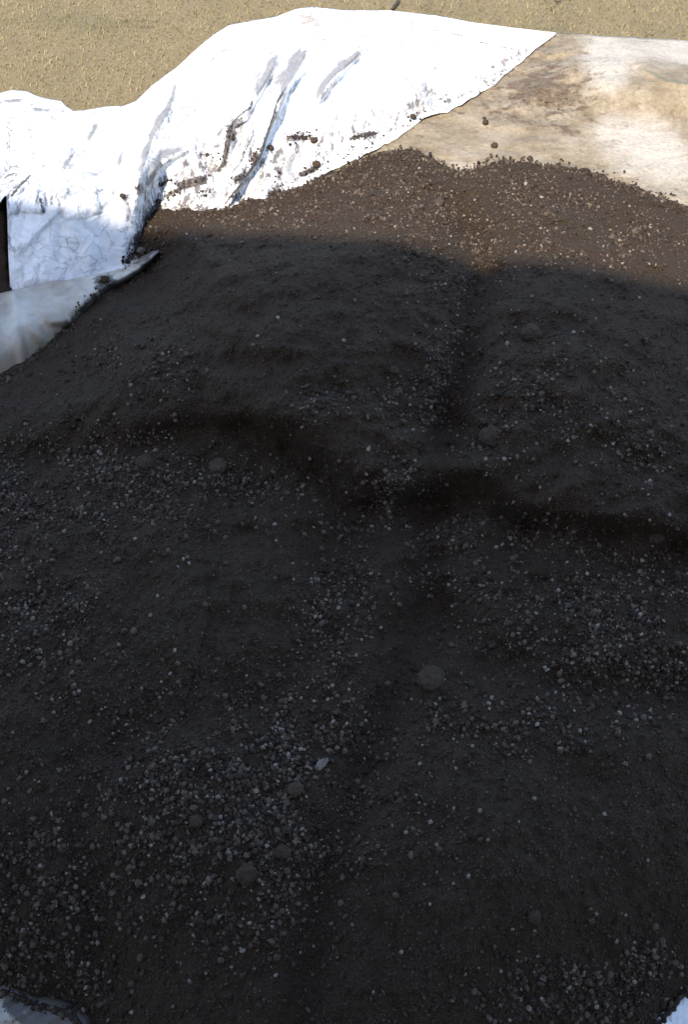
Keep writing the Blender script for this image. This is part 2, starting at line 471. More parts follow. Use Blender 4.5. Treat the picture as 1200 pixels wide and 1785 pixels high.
def scatter_mesh(name, pos, rad, tone, sub=1, rough=0.22, smooth=True):
    bv, bf = ico(sub)
    n = len(pos)
    Rm = rand_rot(n)
    sc = rng.uniform(0.62, 1.3, (n, 1, 3))
    shp = bv[None] * sc * (1 + rng.uniform(-rough, rough, (n, len(bv), 1)))
    v = np.einsum('nij,nkj->nki', Rm, shp) * np.asarray(rad)[:, None, None] + pos[:, None, :]
    f = (bf[None] + (np.arange(n) * len(bv))[:, None, None]).reshape(-1, 3)
    me = mesh_np(name, v.reshape(-1, 3), f, smooth)
    attr(me, 'tone', np.repeat(tone, len(bv)))
    return me

COARSE = [(140, 850, 150, 55, 1.0), (360, 840, 120, 26, .8), (470, 850, 40, 22, .7), (90, 1090, 70, 70, .55), (40, 950, 50, 60, .5), (70, 1600, 90, 120, .75), (590, 1070, 40, 60, .9), (650, 905, 60, 22, .7), (620, 985, 25, 50, .6),
          (400, 1400, 140, 105, 1.0), (470, 1280, 130, 50, .75), (420, 1550, 100, 70, .6), (260, 1450, 60, 60, .55), (1080, 1060, 150, 60, 1.0), (1120, 1140, 110, 45, .9), (850, 945, 110, 30, .7), (900, 1255, 130, 30, .8), (1000, 1010, 90, 30, .7),
          (760, 1000, 60, 30, .5), (805, 440, 55, 50, 1.0), (765, 380, 60, 40, .8), (770, 650, 26, 70, .9), (690, 870, 40, 40, .8), (705, 700, 30, 30, .5), (1020, 1735, 110, 40, .8), (1130, 1700, 50, 40, .6), (560, 700, 30, 25, .4),
          (950, 690, 110, 60, .35), (1100, 420, 100, 40, .45), (600, 380, 260, 30, .45), (860, 760, 60, 40, .3), (280, 640, 40, 30, .5), (170, 610, 40, 40, .4), (1120, 780, 40, 60, .35), (880, 640, 40, 60, .3), (330, 380, 80, 20, .6)]

def density(px, py):
    d = np.zeros(px.shape)
    for cx, cy, sx, sy, a in COARSE: d = np.maximum(d, a * gs(px, py, cx, cy, sx, sy))
    n = fbm(px / 45, py / 32, 3, 71)
    return np.clip(d * (1 + 1.8 * n), 0, 1.4)

COARSE += [(700, 320, 120, 40, .8), (930, 340, 210, 40, .5), (440, 368, 170, 14, .8), (1000, 430, 180, 30, .5)]
def scatter(n, lo, hi, base, coarse, power=2.4):
    out = []
    while sum(len(o[0]) for o in out) < n:
        px = rng.uniform(-120, 1320, 60000); py = rng.uniform(255, 1840, 60000)
        lit = 0.5 * sstep(430, 330, py)
        w = (base + lit * base * 1.6 + coarse * density(px, py)) * (1500 / (py + 650)) / 2.2
        k = rng.uniform(0, 1, 60000) < w
        px, py = px[k], py[k]
        z, sd_ = soil_z(px, py)
        k = sd_ > -2
        px, py, z = px[k], py[k], z[k]
        out.append((px, py, z))
    px, py, z = (np.concatenate([o[i] for o in out])[:n] for i in range(3))
    r = lo + (hi - lo) * rng.uniform(0, 1, n) ** power
    return px, py, z, r

px, py, z, r = scatter(66000, 0.0014, 0.0036, 0.30, 0.24, 1.3)
t = np.clip(rng.normal(0.43, 0.15, len(r)), 0, 0.72)
fine = link('fine_crumbs', scatter_mesh('fine_crumbs', place(px, py, z + r * 0.3), r, t, 0, .25), M_CLOD, heap)
tag(fine, kind='stuff')
px, py, z, r = scatter(25000, 0.0024, 0.0074, 0.009, 0.90, 2.5)
t = np.clip(rng.normal(0.45, 0.27, len(r)), 0.0, 0.9)
pk = rng.uniform(0, 1, len(r)) < 0.085 * sstep(300, 800, py) + .02
t = np.where(pk, rng.uniform(.78, 1.0, len(r)), t)
t = np.where(r > .0060, np.minimum(t, .70), t)
big = r > .0046
for nm, k, sub in (('loose_crumbs', big, 1), ('small_crumbs', ~big, 0)):
    med = link(nm, scatter_mesh(nm, place(px[k], py[k], z[k] + r[k] * 0.5), r[k], t[k], sub, .3, False), M_CLOD, heap)
    tag(med, kind='stuff')
# ragged rim of crumbs along the heap's edge
bd = np.array(SOIL_POLY, float)
rim = []
for i in range(len(bd)):
    a, b = bd[i], bd[(i + 1) % len(bd)]
    if max(a[0], b[0]) < -60 or min(a[0], b[0]) > 1260 or min(a[1], b[1]) > 1800: continue
    L = np.hypot(*(b - a)); m = int(L * 1.5)
    t = rng.uniform(0, 1, m)[:, None]
    rim.append(a + (b - a) * t + rng.normal(0, 5.0, (m, 2)) * rng.uniform(0, 1.5, (m, 1)))
rim = np.concatenate(rim)
z, sd_ = soil_z(rim[:, 0], rim[:, 1])
r = (0.0025 + 0.0060 * rng.uniform(0, 1, len(z)) ** 2) * np.where(rim[:, 1] > 1500, .75, 1)
zz = np.where(rim[:, 1] > 1500, np.maximum(z, .022), np.maximum(z, 0.036)) + r * .4
edge = link('edge_crumbs', scatter_mesh('edge_crumbs', place(rim[:, 0], rim[:, 1], zz), r, np.clip(rng.normal(.42, .2, len(r)), 0, .85), 1), M_CLOD, heap)
tag(edge, kind='stuff')

# ------------------------------------------------------------------ white tarpaulin
KEYS = {-700: [(0, .02), (.3, .12), (.9, .26), (1, .24)], -150: [(0, .02), (.3, .13), (.92, .275), (1, .25)], 12: [(0, .02), (.3, .13), (.92, .275), (1, .25)],
        17: [(0, .02), (.16, .13), (.48, .275), (.56, .26), (1, .03)], 120: [(0, .02), (.18, .13), (.47, .265), (.56, .245), (1, .03)], 230: [(0, .02), (.2, .14), (.5, .22), (.6, .20), (1, .03)],
        275: [(0, .02), (.25, .17), (.55, .17), (.8, .055), (1, -.02)], 400: [(0, .02), (.2, .17), (.5, .16), (.86, .045), (1, -.03)],
        480: [(0, .02), (.22, .185), (.5, .165), (.92, .040), (1, .02)], 560: [(0, .02), (.25, .18), (.5, .16), (1, .027)], 700: [(0, .02), (.3, .13), (.6, .11), (1, .026)],
        850: [(0, .02), (.35, .07), (1, .024)], 970: [(0, .024), (1, .024)]}
TS = np.linspace(0, 1, 101)
kx = sorted(KEYS); kz = np.array([np.interp(TS, *zip(*KEYS[k])) for k in kx])
ker = np.array([1, 2, 3, 2, 1.]); ker /= ker.sum()
for i in range(len(kz)):
    e = np.concatenate([[kz[i][0]] * 2, kz[i], [kz[i][-1]] * 2]); kz[i] = np.convolve(e, ker, 'valid')

cols = np.concatenate([np.arange(-640, -60, 12), np.arange(-60, 12, 4), np.arange(12, 18.1, .75), np.arange(20, 968, 2.6), [970]])
tt = np.linspace(0, 1, 150)
T, PXc = np.meshgrid(tt, cols, indexing='ij')
top = curve(TARP_TOP, PXc); bot = curve(TARP_BOT, PXc)
bot = bot + 5 * fbm(PXc / 16, PXc * 0 + 3, 3, 91) * sstep(970, 900, PXc) * (PXc > 240)
PYc = top + (bot - top) * T
zk = np.zeros(PXc.shape)
for j in range(PXc.shape[1]):
    x = cols[j]
    i = min(max(np.searchsorted(kx, x) - 1, 0), len(kx) - 2)
    f = np.clip((x - kx[i]) / (kx[i + 1] - kx[i]), 0, 1)
    f = f * f * (3 - 2 * f)
    prof = kz[i] * (1 - f) + kz[i + 1] * f
    if x <= 17:      # left of the block's side the sheet ends higher up, on the same bank
        full = 515 - top[0, j]
        prof = kz[kx.index(17)]
        zk[:, j] = np.interp((PYc[:, j] - top[0, j]) / full, TS, prof)
    else: zk[:, j] = np.interp(tt, TS, prof)
def fold(px, py, pts, h, wl, wr, lift=0.25):
    """a pleat: rises slowly on its left side and drops sharply on its right"""
    d, s, a = seg_dist(px, py, pts)
    s = np.where(s > 0, -d, d)          # negative: left of the line (drawn downwards)
    prof = np.where(s < 0, np.exp(-(s / wl) ** 2), np.exp(-(s / wr) ** 2))
    taper = np.minimum(1, np.minimum(a, 1 - a) / lift)
    return h * prof * np.sqrt(np.clip(taper, 0, 1))
FOLDS = [([(492, 80), (468, 130), (442, 172), (425, 205), (402, 216), (398, 250), (388, 292)], .034, 30, 5), ([(546, 78), (522, 125), (500, 152), (482, 190), (462, 232), (452, 268), (425, 310), (395, 360)], .034, 24, 5),
         ([(642, 78), (610, 105), (580, 140), (560, 165), (540, 195)], .026, 26, 6), ([(312, 130), (302, 170), (288, 205), (268, 235), (252, 280), (236, 330)], .026, 34, 7), ([(345, 250), (300, 272), (272, 290), (256, 325), (246, 370)], .022, 20, 6),
         ([(172, 212), (155, 245), (150, 260)], .012, 16, 5), ([(138, 262), (118, 290), (100, 306)], .014, 18, 5), ([(62, 300), (40, 322), (22, 342)], .016, 16, 5), ([(0, 175), (50, 173), (100, 190)], .010, 10, 5),
         ([(0, 213), (22, 232)], .014, 12, 5), ([(215, 258), (205, 295)], .010, 10, 4), ([(395, 80), (370, 105), (350, 130)], .012, 24, 8), ([(430, 215), (440, 240), (420, 300), (405, 345)], .018, 10, 5), ([(75, 335), (72, 372)], .012, 9, 4),
         ([(695, 85), (650, 95), (600, 92)], .008, 14, 8), ([(160, 300), (165, 350), (172, 372)], .014, 14, 6), ([(600, 30), (540, 60), (480, 60)], .006, 14, 10), ([(890, 85), (880, 105)], .012, 12, 5), ([(820, 125), (845, 145)], .01, 14, 5)]
for pts, h, wl, wr in FOLDS: zk = zk + fold(PXc, PYc, pts, h * 1.35, wl, wr)
for _ in range(46):      # random minor pleats, most of them running down towards the soil
    x0 = random.uniform(-40, 880); y0 = curve(TARP_TOP, x0) + random.uniform(15, 150)
    ln = random.uniform(40, 130); sl = random.gauss(-.55, .35); h = random.uniform(.006, .016)
    pts = [(x0, y0), (x0 + sl * ln * .5 + random.gauss(0, 6), y0 + ln * .45), (x0 + sl * ln, y0 + ln)]
    zk = zk + fold(PXc, PYc, pts, h, random.uniform(8, 26), random.uniform(3.5, 6), .4)
for pts in ([(742, 50), (800, 62), (850, 78), (905, 88), (935, 94)], [(748, 46), (800, 56), (860, 70), (920, 86)]):     # stitched double hem
    d, s, a = seg_dist(PXc, PYc, pts); zk = zk + .006 * np.exp(-(d / 4) ** 2)
P0 = place(PXc, PYc, zk)
edge_k = sstep(0, .06, T) * sstep(1, .93, T) * sstep(970, 930, PXc)
rid = 1 - 2 * np.abs(fbm(P0[..., 0] / .16 + .5 * P0[..., 1], P0[..., 1] / .30, 3, 61))
zk = zk + edge_k * (0.018 * (rid - .7) + 0.007 * fbm(P0[..., 0] / .05, P0[..., 1] / .07, 3, 63))
V = place(PXc, PYc, zk)
me = mesh_np('white_tarpaulin', V.reshape(-1, 3), grid_faces(len(tt), len(cols))[:, ::-1])
dirt = np.zeros(PXc.shape); grey = np.zeros(PXc.shape); twig = np.zeros(PXc.shape); rust = np.zeros(PXc.shape)
def line_m(pts, w, gain=1.0):
    d, s, a = seg_dist(PXc, PYc, pts)
    return gain * np.exp(-(d / w) ** 2) * np.clip(np.minimum(a, 1 - a) / .1 + .25, 0, 1)
for pts, w, g in [([(402, 216), (398, 245), (390, 285), (376, 305)], 6, .8), ([(425, 205), (405, 215)], 3, .6), ([(484, 190), (462, 240), (452, 275)], 4.5, .65), ([(452, 268), (440, 285)], 8, .9), ([(425, 305), (408, 318)], 8, .9), ([(452, 272), (418, 330), (392, 372)], 5, .6),
                  ([(518, 232), (535, 245)], 16, .62), ([(496, 242), (548, 240)], 8, .7), ([(608, 243), (655, 232)], 6, .8), ([(520, 308), (555, 290)], 7, .85), ([(575, 285), (625, 262)], 4, .45), ([(660, 235), (700, 210), (735, 195)], 14, .42), ([(770, 180), (850, 150), (890, 115)], 7, .5),
                  ([(345, 270), (378, 272)], 5, .6), ([(275, 325), (300, 312)], 4, .7), ([(308, 326), (362, 312)], 10, 1.0), ([(258, 385), (275, 350), (300, 338)], 6, .7), ([(265, 365), (290, 340), (320, 330)], 7, .7), ([(345, 350), (362, 330)], 6, .55), ([(440, 210), (442, 235)], 4, .6), ([(438, 236), (420, 280), (400, 300)], 3.5, .5),
                  ([(212, 345), (218, 350)], 6, .7), ([(70, 345), (76, 372)], 3.5, .8), ([(55, 305), (38, 322), (16, 345)], 3, .8), ([(240, 405), (235, 440), (215, 462)], 9, .8), ([(205, 350), (248, 400)], 12, .35), ([(0, 215), (22, 232)], 4, .4), ([(480, 290), (495, 325)], 10, .5), ([(550, 268), (590, 255)], 10, .4),
                  ([(742, 50), (800, 62), (850, 78), (925, 93)], 2.4, .60), ([(750, 45), (805, 56), (860, 70), (925, 87)], 1.8, .42), ([(132, 262), (118, 288), (104, 304)], 2.6, .6), ([(442, 168), (436, 188), (405, 214), (399, 245), (386, 292)], 2.2, .85), ([(500, 150), (484, 178), (468, 225), (455, 268), (425, 312), (384, 368)], 2.2, .85), ([(438, 205), (442, 235), (420, 285), (402, 305)], 1.8, .7), ([(300, 185), (284, 212), (262, 255), (240, 320)], 1.6, .5), ([(335, 260), (285, 278), (262, 318)], 1.8, .55), ([(0, 213), (22, 230)], 2.2, .6), ([(168, 215), (152, 252)], 1.8, .5), ([(640, 82), (575, 140), (540, 200)], 1.6, .5)]:  # thinnest entries extend the painted dark edge of the folds, and the hem
    dirt = np.maximum(dirt, line_m(pts, w, g))
sdv = poly_sd(PXc, PYc, SOIL_POLY)
dirt = np.maximum(dirt, .62 * np.exp(-np.clip(-sdv, 0, None) / 14) * (PXc > 240) * (.5 + 1.2 * (fbm(PXc / 30, PYc / 20, 2, 7) + .5)))
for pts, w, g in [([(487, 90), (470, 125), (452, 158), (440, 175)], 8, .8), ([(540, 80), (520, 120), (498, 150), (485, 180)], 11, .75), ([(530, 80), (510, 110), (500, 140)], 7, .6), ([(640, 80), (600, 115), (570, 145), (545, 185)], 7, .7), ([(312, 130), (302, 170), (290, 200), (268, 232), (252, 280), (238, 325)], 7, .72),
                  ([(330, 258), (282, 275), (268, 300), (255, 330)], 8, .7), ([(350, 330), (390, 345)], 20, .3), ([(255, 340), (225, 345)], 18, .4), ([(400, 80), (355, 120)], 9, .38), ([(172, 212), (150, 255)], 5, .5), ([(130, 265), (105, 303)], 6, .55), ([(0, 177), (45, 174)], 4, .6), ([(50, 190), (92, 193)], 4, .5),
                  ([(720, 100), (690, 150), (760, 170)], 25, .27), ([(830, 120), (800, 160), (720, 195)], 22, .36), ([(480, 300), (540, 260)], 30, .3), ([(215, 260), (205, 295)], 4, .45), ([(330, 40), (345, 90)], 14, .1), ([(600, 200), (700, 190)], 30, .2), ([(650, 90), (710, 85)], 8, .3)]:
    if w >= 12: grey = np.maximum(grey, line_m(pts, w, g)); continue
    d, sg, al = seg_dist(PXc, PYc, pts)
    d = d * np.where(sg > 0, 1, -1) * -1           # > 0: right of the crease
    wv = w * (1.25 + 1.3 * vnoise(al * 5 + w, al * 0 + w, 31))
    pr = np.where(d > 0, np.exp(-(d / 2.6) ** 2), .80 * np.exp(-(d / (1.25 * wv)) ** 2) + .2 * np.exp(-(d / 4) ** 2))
    grey = np.maximum(grey, g * 1.3 * pr * np.clip(np.minimum(al, 1 - al) / .28, 0, 1) ** .7)  # shade of turned-away fold sides painted in grey, mixed with stain
twig = sstep(345, 395, PYc) * sstep(262, 235, PXc) * sstep(40, 110, PXc + (PYc - 345) * .5) + .55 * gs(PXc, PYc, 690, 190, 90, 40) + .35 * gs(PXc, PYc, 130, 300, 110, 60) + .4 * gs(PXc, PYc, 370, 290, 80, 40)
rust = .85 * gs(PXc, PYc, 528, 34, 22, 14) + .45 * gs(PXc, PYc, 560, 45, 14, 14) + .5 * gs(PXc, PYc, 450, 330, 60, 14) + .3 * gs(PXc, PYc, 870, 140, 60, 15, -35)
smear = np.zeros(PXc.shape)
for g in [(320, 315, 60, 34, -25, .62), (450, 300, 70, 42, -30, .55), (690, 205, 90, 22, -24, .55), (545, 258, 90, 22, -8, .5), (225, 345, 26, 40, 20, .45), (395, 250, 26, 50, 15, .45), (870, 125, 60, 16, -38, .5), (150, 350, 90, 26, 0, .30), (60, 260, 90, 60, 0, .16), (560, 110, 120, 60, 0, .18), (300, 220, 50, 90, 20, .2), (780, 130, 110, 40, -20, .2), (240, 420, 16, 40, 10, .6), (30, 180, 60, 14, 5, .3), (20, 320, 20, 30, 20, .4)]:
    smear = np.maximum(smear, g[5] * gs(PXc, PYc, *g[:5]))
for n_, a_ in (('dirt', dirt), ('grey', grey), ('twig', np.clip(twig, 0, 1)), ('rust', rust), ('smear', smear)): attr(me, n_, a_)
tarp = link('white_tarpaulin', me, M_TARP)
tag(tarp, 'large crumpled white tarpaulin with muddy folds along the far side of the soil', 'tarpaulin')
md = tarp.modifiers.new('thickness', 'SOLIDIFY'); md.thickness = 0.003; md.offset = -1

# ------------------------------------------------------------------ soiled beige ground sheet, far right
cols = np.concatenate([np.arange(440, 1260, 3.2), np.arange(1260, 1740, 12)])
tt = np.linspace(0, 1, 110)
T, PXc = np.meshgrid(tt, cols, indexing='ij')
top = curve(SHEET_TOP, PXc) + 3 * fbm(PXc / 25, PXc * 0 + 9, 3, 14) * sstep(960, 1000, PXc)
PYc = top + (curve(SHEET_BOT, PXc) - top) * T
z = .014 + .075 * sstep(960, 1080, PXc) * np.exp(-((T - .22) / .14) ** 2) + .006 * sstep(.5, .9, T)
z = z - .05 * sstep(20, 60, poly_sd(PXc, PYc, SOIL_POLY)) * (PYc > 260)
sd_e, _, _ = seg_dist(PXc, PYc, [(962, 66), (900, 122), (850, 160), (800, 190)])
k = sstep(0, .08, T) * sstep(1, .9, T)
d, s, a = seg_dist(PXc, PYc, [(1078, 62), (1092, 92), (1120, 118), (1165, 142), (1230, 152)])
z = z + sstep(.0, .05, T) * .018 * np.where(s > 0, np.exp(-(d / 7) ** 2), np.exp(-(d / 40) ** 2))
d, s, a = seg_dist(PXc, PYc, [(1010, 90), (1000, 120), (960, 150), (880, 190)])
z = z + .015 * np.exp(-(d / 14) ** 2) * np.clip(np.minimum(a, 1 - a) * 5, 0, 1)
P0 = place(PXc, PYc, z)
z = z + k * (.007 * (1 - 2 * np.abs(fbm(P0[..., 0] / .30 + P0[..., 1] * 1.5, P0[..., 1] / .12, 3, 85))) + .012 * fbm(P0[..., 0] / .28 + P0[..., 1] * .8, P0[..., 1] / .13, 3, 81) + .004 * fbm(P0[..., 0] / .05, P0[..., 1] / .03, 2, 83)) * sstep(930, 1010, PXc + (PYc - 60) * 1.6)
V = place(PXc, PYc, z)
me = mesh_np('ground_sheet', V.reshape(-1, 3), grid_faces(len(tt), len(cols))[:, ::-1])
dirt = .85 * gs(PXc, PYc, 910, 165, 38, 22, -25) + .65 * gs(PXc, PYc, 985, 150, 45, 24, -35) + .6 * gs(PXc, PYc, 1010, 190, 30, 18) + .4 * gs(PXc, PYc, 960, 110, 20, 40, 30) + .3 * gs(PXc, PYc, 1190, 185, 30, 20) + .45 * gs(PXc, PYc, 960, 220, 90, 7, 12) + .3 * gs(PXc, PYc, 640, 300, 80, 16, -25)
dirt = dirt + .30 * np.exp(-(sd_e / 20) ** 2) + .40 * np.exp(-np.abs(poly_sd(PXc, PYc, SOIL_POLY)) / 9)
white = 1.0 * gs(PXc, PYc, 1060, 108, 34, 40, -20) + 1.05 * gs(PXc, PYc, 1190, 92, 65, 18, 8) + .75 * gs(PXc, PYc, 1150, 280, 90, 40, 20) + .4 * gs(PXc, PYc, 800, 290, 40, 10) + .4 * gs(PXc, PYc, 1120, 230, 60, 30)
d, s, a = seg_dist(PXc, PYc, [(1078, 62), (1092, 92), (1120, 120), (1165, 142), (1260, 155)])
green = .7 * np.exp(-(d / 4) ** 2) * sstep(.2, .5, a) + .35 * gs(PXc, PYc, 1140, 112, 28, 14, 25) + .5 * gs(PXc, PYc, 960, 85, 16, 25, 30) + .35 * gs(PXc, PYc, 720, 250, 60, 20, -30)
for n_, a_ in (('dirt', dirt), ('white', white), ('green', green)): attr(me, n_, a_)
sheet = link('ground_sheet', me, M_SHEET)
tag(sheet, 'mud-stained beige ground sheet lying behind the heap on the right', 'ground sheet')
md = sheet.modifiers.new('thickness', 'SOLIDIFY'); md.thickness = 0.003; md.offset = -1

# ------------------------------------------------------------------ grey plastic sheet, left edge
cols = np.concatenate([np.arange(-640, -40, 12), np.arange(-40, 278.1, 2.6)])
tt = np.linspace(0, 1, 90)
T, PXc = np.meshgrid(tt, cols, indexing='ij')
top = curve(GREY_TOP, PXc) + 3 * fbm(PXc / 20, PXc * 0 + 4, 3, 17)
PYc = top + (curve(GREY_BOT, PXc) - top) * T
z = .085 - .115 * sstep(.35, 1.0, T) + .018 * np.sin(T * 3.14)
d, s, a = seg_dist(PXc, PYc, [(18, 512), (45, 560), (85, 605)]); z = z + .6 * .022 * np.exp(-(d / 9) ** 2)
d, s, a = seg_dist(PXc, PYc, [(22, 512), (30, 580), (42, 650)]); z = z + .6 * .020 * np.exp(-(d / 8) ** 2)
d, s, a = seg_dist(PXc, PYc, [(10, 512), (-20, 600)]); z = z + .6 * .020 * np.exp(-(d / 10) ** 2)
d, s, a = seg_dist(PXc, PYc, [(28, 510), (90, 560), (130, 560)]); z = z + .6 * .018 * np.exp(-(d / 7) ** 2)
d, s, a = seg_dist(PXc, PYc, [(120, 488), (140, 510), (145, 540)]); z = z + .010 * np.exp(-(d / 8) ** 2)
P0 = place(PXc, PYc, z)
z = z + .010 * fbm(P0[..., 0] / .09, P0[..., 1] / .09, 3, 88)
V = place(PXc, PYc, z)
me = mesh_np('grey_plastic_sheet', V.reshape(-1, 3), grid_faces(len(tt), len(cols))[:, ::-1])
sdv = poly_sd(PXc, PYc, SOIL_POLY)
attr(me, 'dirt', .7 * np.exp(-np.clip(-sdv, 0, None) / 8) + .5 * gs(PXc, PYc, 180, 490, 14, 12) + .25 * gs(PXc, PYc, 90, 565, 20, 12) + .42 * gs(PXc, PYc, 250, 458, 30, 16))
grey = link('grey_plastic_sheet', me, M_GREY)
tag(grey, 'turned-up grey plastic sheet at the left edge of the soil, below the white block fold', 'plastic sheet')
md = grey.modifiers.new('thickness', 'SOLIDIFY'); md.thickness = 0.002; md.offset = -1

# ------------------------------------------------------------------ scraps of sheet showing at the two near corners
def corner(name, x0, x1, y0, y1, seed, mat, label):
    px, py = rows_cols(x0, x1, y0, y1, 5, 5)
    z = .012 + .008 * fbm(px / 60, py / 50, 3, seed) + .010 * (1 - 2 * np.abs(fbm(px / 40 + py / 50, py / 60, 2, seed + 5)))
    z = z - .055 * sstep(4, 50, poly_sd(px, py, SOIL_POLY))
    me = mesh_np(name, place(px, py, z).reshape(-1, 3), grid_faces(*px.shape)[:, ::-1])
    sdv = poly_sd(px, py, SOIL_POLY)
    dt = .55 * np.exp(-np.clip(-sdv, 0, None) / 16)
    if seed < 150: dt = dt + .22 + .55 * gs(px, py, 80, 1780, 45, 25) + .5 * gs(px, py, 26, 1752, 8, 14)
    attr(me, 'dirt', dt)
    for k in ('grey', 'twig', 'rust', 'smear'): attr(me, k, np.zeros(px.shape))
    o = link(name, me, mat); tag(o, label, 'plastic sheet')
    md = o.modifiers.new('thickness', 'SOLIDIFY'); md.thickness = .002; md.offset = -1
corner('plastic_sheet_scrap', -300, 240, 1660, 1990, 120, M_GREY, 'muddy grey scrap of plastic sheet uncovered at the bottom left corner of the heap')
corner('tarpaulin_scrap', 1060, 1560, 1640, 1960, 220, M_TARP, 'pale bluish white scrap of tarpaulin uncovered at the bottom right corner')

# ------------------------------------------------------------------ dark patch standing in for the deep shade beside the tarp block, far left
px, py = rows_cols(-420, 22, 336, 560, 5, 5)
z = .045 + .165 * sstep(520, 350, py) * sstep(24, 8, px) + .022 * fbm(px / 30, py / 24, 3, 140)
me = mesh_np('gap_shade_patch', place(px, py, z).reshape(-1, 3), grid_faces(*px.shape)[:, ::-1])
gap_patch = link('gap_shade_patch', me, M_SOIL)
tag(gap_patch, 'dark soil-toned patch standing for the deep shade in the narrow gap left of the white block fold', 'soil')

# ------------------------------------------------------------------ crumbs lying on the tarps
def surf_bvh(o):
    from mathutils.bvhtree import BVHTree
    me = o.data
    return BVHTree.FromPolygons([v.co[:] for v in me.vertices], [p.vertices[:] for p in me.polygons])
BV = [surf_bvh(o) for o in (tarp, sheet, grey, heap)]
CO = Vector((0, 0, CAM_H))
def hit(px, py):
    d = Vector(place(px, py, 0.0)) - CO; d.normalize()
    best = None
    for b in BV:
        p, n, i, ds = b.ray_cast(CO, d)
        if p is not None and (best is None or ds < best[1]): best = (p, ds)
    return best[0] if best else Vector(place(px, py, 0.02))
spots = []
def sprinkle(pts, w, n):
    pts = np.array(pts, float)
    for _ in range(n):
        i = random.randrange(len(pts) - 1) if len(pts) > 1 else 0
        q = pts[i] + (pts[min(i + 1, len(pts) - 1)] - pts[i]) * random.random()
        spots.append((q[0] + random.gauss(0, w), q[1] + random.gauss(0, w * .6)))
for pts, w, n in [([(402, 220), (398, 245), (390, 285)], 4, 90), ([(452, 265), (440, 285)], 6, 70), ([(425, 305), (408, 318)], 6, 60), ([(452, 272), (418, 330), (395, 365)], 4, 50), ([(500, 240), (545, 238)], 9, 170), ([(608, 243), (655, 232)], 6, 110), ([(520, 310), (555, 290)], 6, 80),
                  ([(560, 285), (640, 255), (720, 205)], 9, 90), ([(310, 325), (362, 312)], 6, 80), ([(265, 365), (290, 340), (330, 330)], 7, 110), ([(345, 350), (362, 330)], 6, 45), ([(345, 270), (378, 272)], 5, 40), ([(240, 400), (236, 440), (215, 465)], 7, 140), ([(770, 180), (850, 152), (890, 118)], 6, 70),
                  ([(480, 300), (495, 330)], 9, 40), ([(700, 230), (740, 200)], 7, 50), ([(130, 545), (190, 500)], 8, 60), ([(180, 490), (186, 496)], 6, 60), ([(885, 150), (930, 185), (1000, 180)], 22, 30), ([(275, 325), (300, 312)], 4, 30), ([(900, 270), (1000, 285)], 14, 30), ([(650, 262), (800, 292)], 8, 70), ([(820, 288), (1000, 286), (1190, 350)], 6, 90)]:
    sprinkle(pts, w, n)
pos = np.array([hit(a, b)[:] for a, b in spots])
r = 0.0018 + .0046 * rng.uniform(0, 1, len(pos)) ** 2.5
pos[:, 2] += r * .5
crumbs = link('soil_crumbs', scatter_mesh('soil_crumbs', pos, r, np.clip(rng.normal(.3, .18, len(r)), 0, .7), 1), M_CLOD)
tag(crumbs, 'dark soil crumbs strewn over the folds of the white tarpaulin', 'soil crumbs', kind='stuff')

# ------------------------------------------------------------------ single clods and stones
def lump_mesh(name, seed, sub=3, amp=.18, fl=(1, 1, .85)):
    bv, bf = ico(sub)
    rs = np.random.default_rng(seed)
    off = rs.uniform(0, 50, 3)
    n = .24 * fbm(bv[:, 0] * 11, bv[:, 1] * 13 + bv[:, 2] * 9, 3, seed + 7) + fbm(bv[:, 0] * 1.3 + off[0] + bv[:, 2], bv[:, 1] * 1.3 + off[1] - bv[:, 2] * .7, 3, seed) + .5 * fbm(bv[:, 0] * 4 + off[2], bv[:, 2] * 4 + bv[:, 1] * 3, 2, seed + 3)
    v = bv * (1 + amp * 1.6 * n)[:, None] * np.array(fl)
    return mesh_np(name, v, bf)
M_CL2 = stone_mat('clod_soil', (0.066, 0.047, 0.034), .95)
M_CL3 = stone_mat('clod_dull_soil', (0.055, 0.038, 0.027), .95)
M_PALE = stone_mat('pale_grit', (0.25, 0.215, 0.185), .6)
M_PALE2 = stone_mat('dull_grit', (0.14, 0.113, 0.093), .65)
M_CHIP = stone_mat('white_chip', (0.23, 0.20, 0.175), .6)
def sits(name, me, mat, px, py, rpx, label, cat, group=None, sink=.25, flat=1.0, rot=None):
    p = hit(px, py)
    r = rpx * TH / 600 * (p - CO).length
    o = link(name, me, mat)
    o.location = p + Vector((0, 0, r * flat * (1 - 2 * sink) * .8))
    o.scale = (r, r, r * flat)
    o.rotation_euler = rot or (random.uniform(-.3, .3), random.uniform(-.3, .3), random.uniform(0, 6.28))
    return tag(o, label, cat, group)
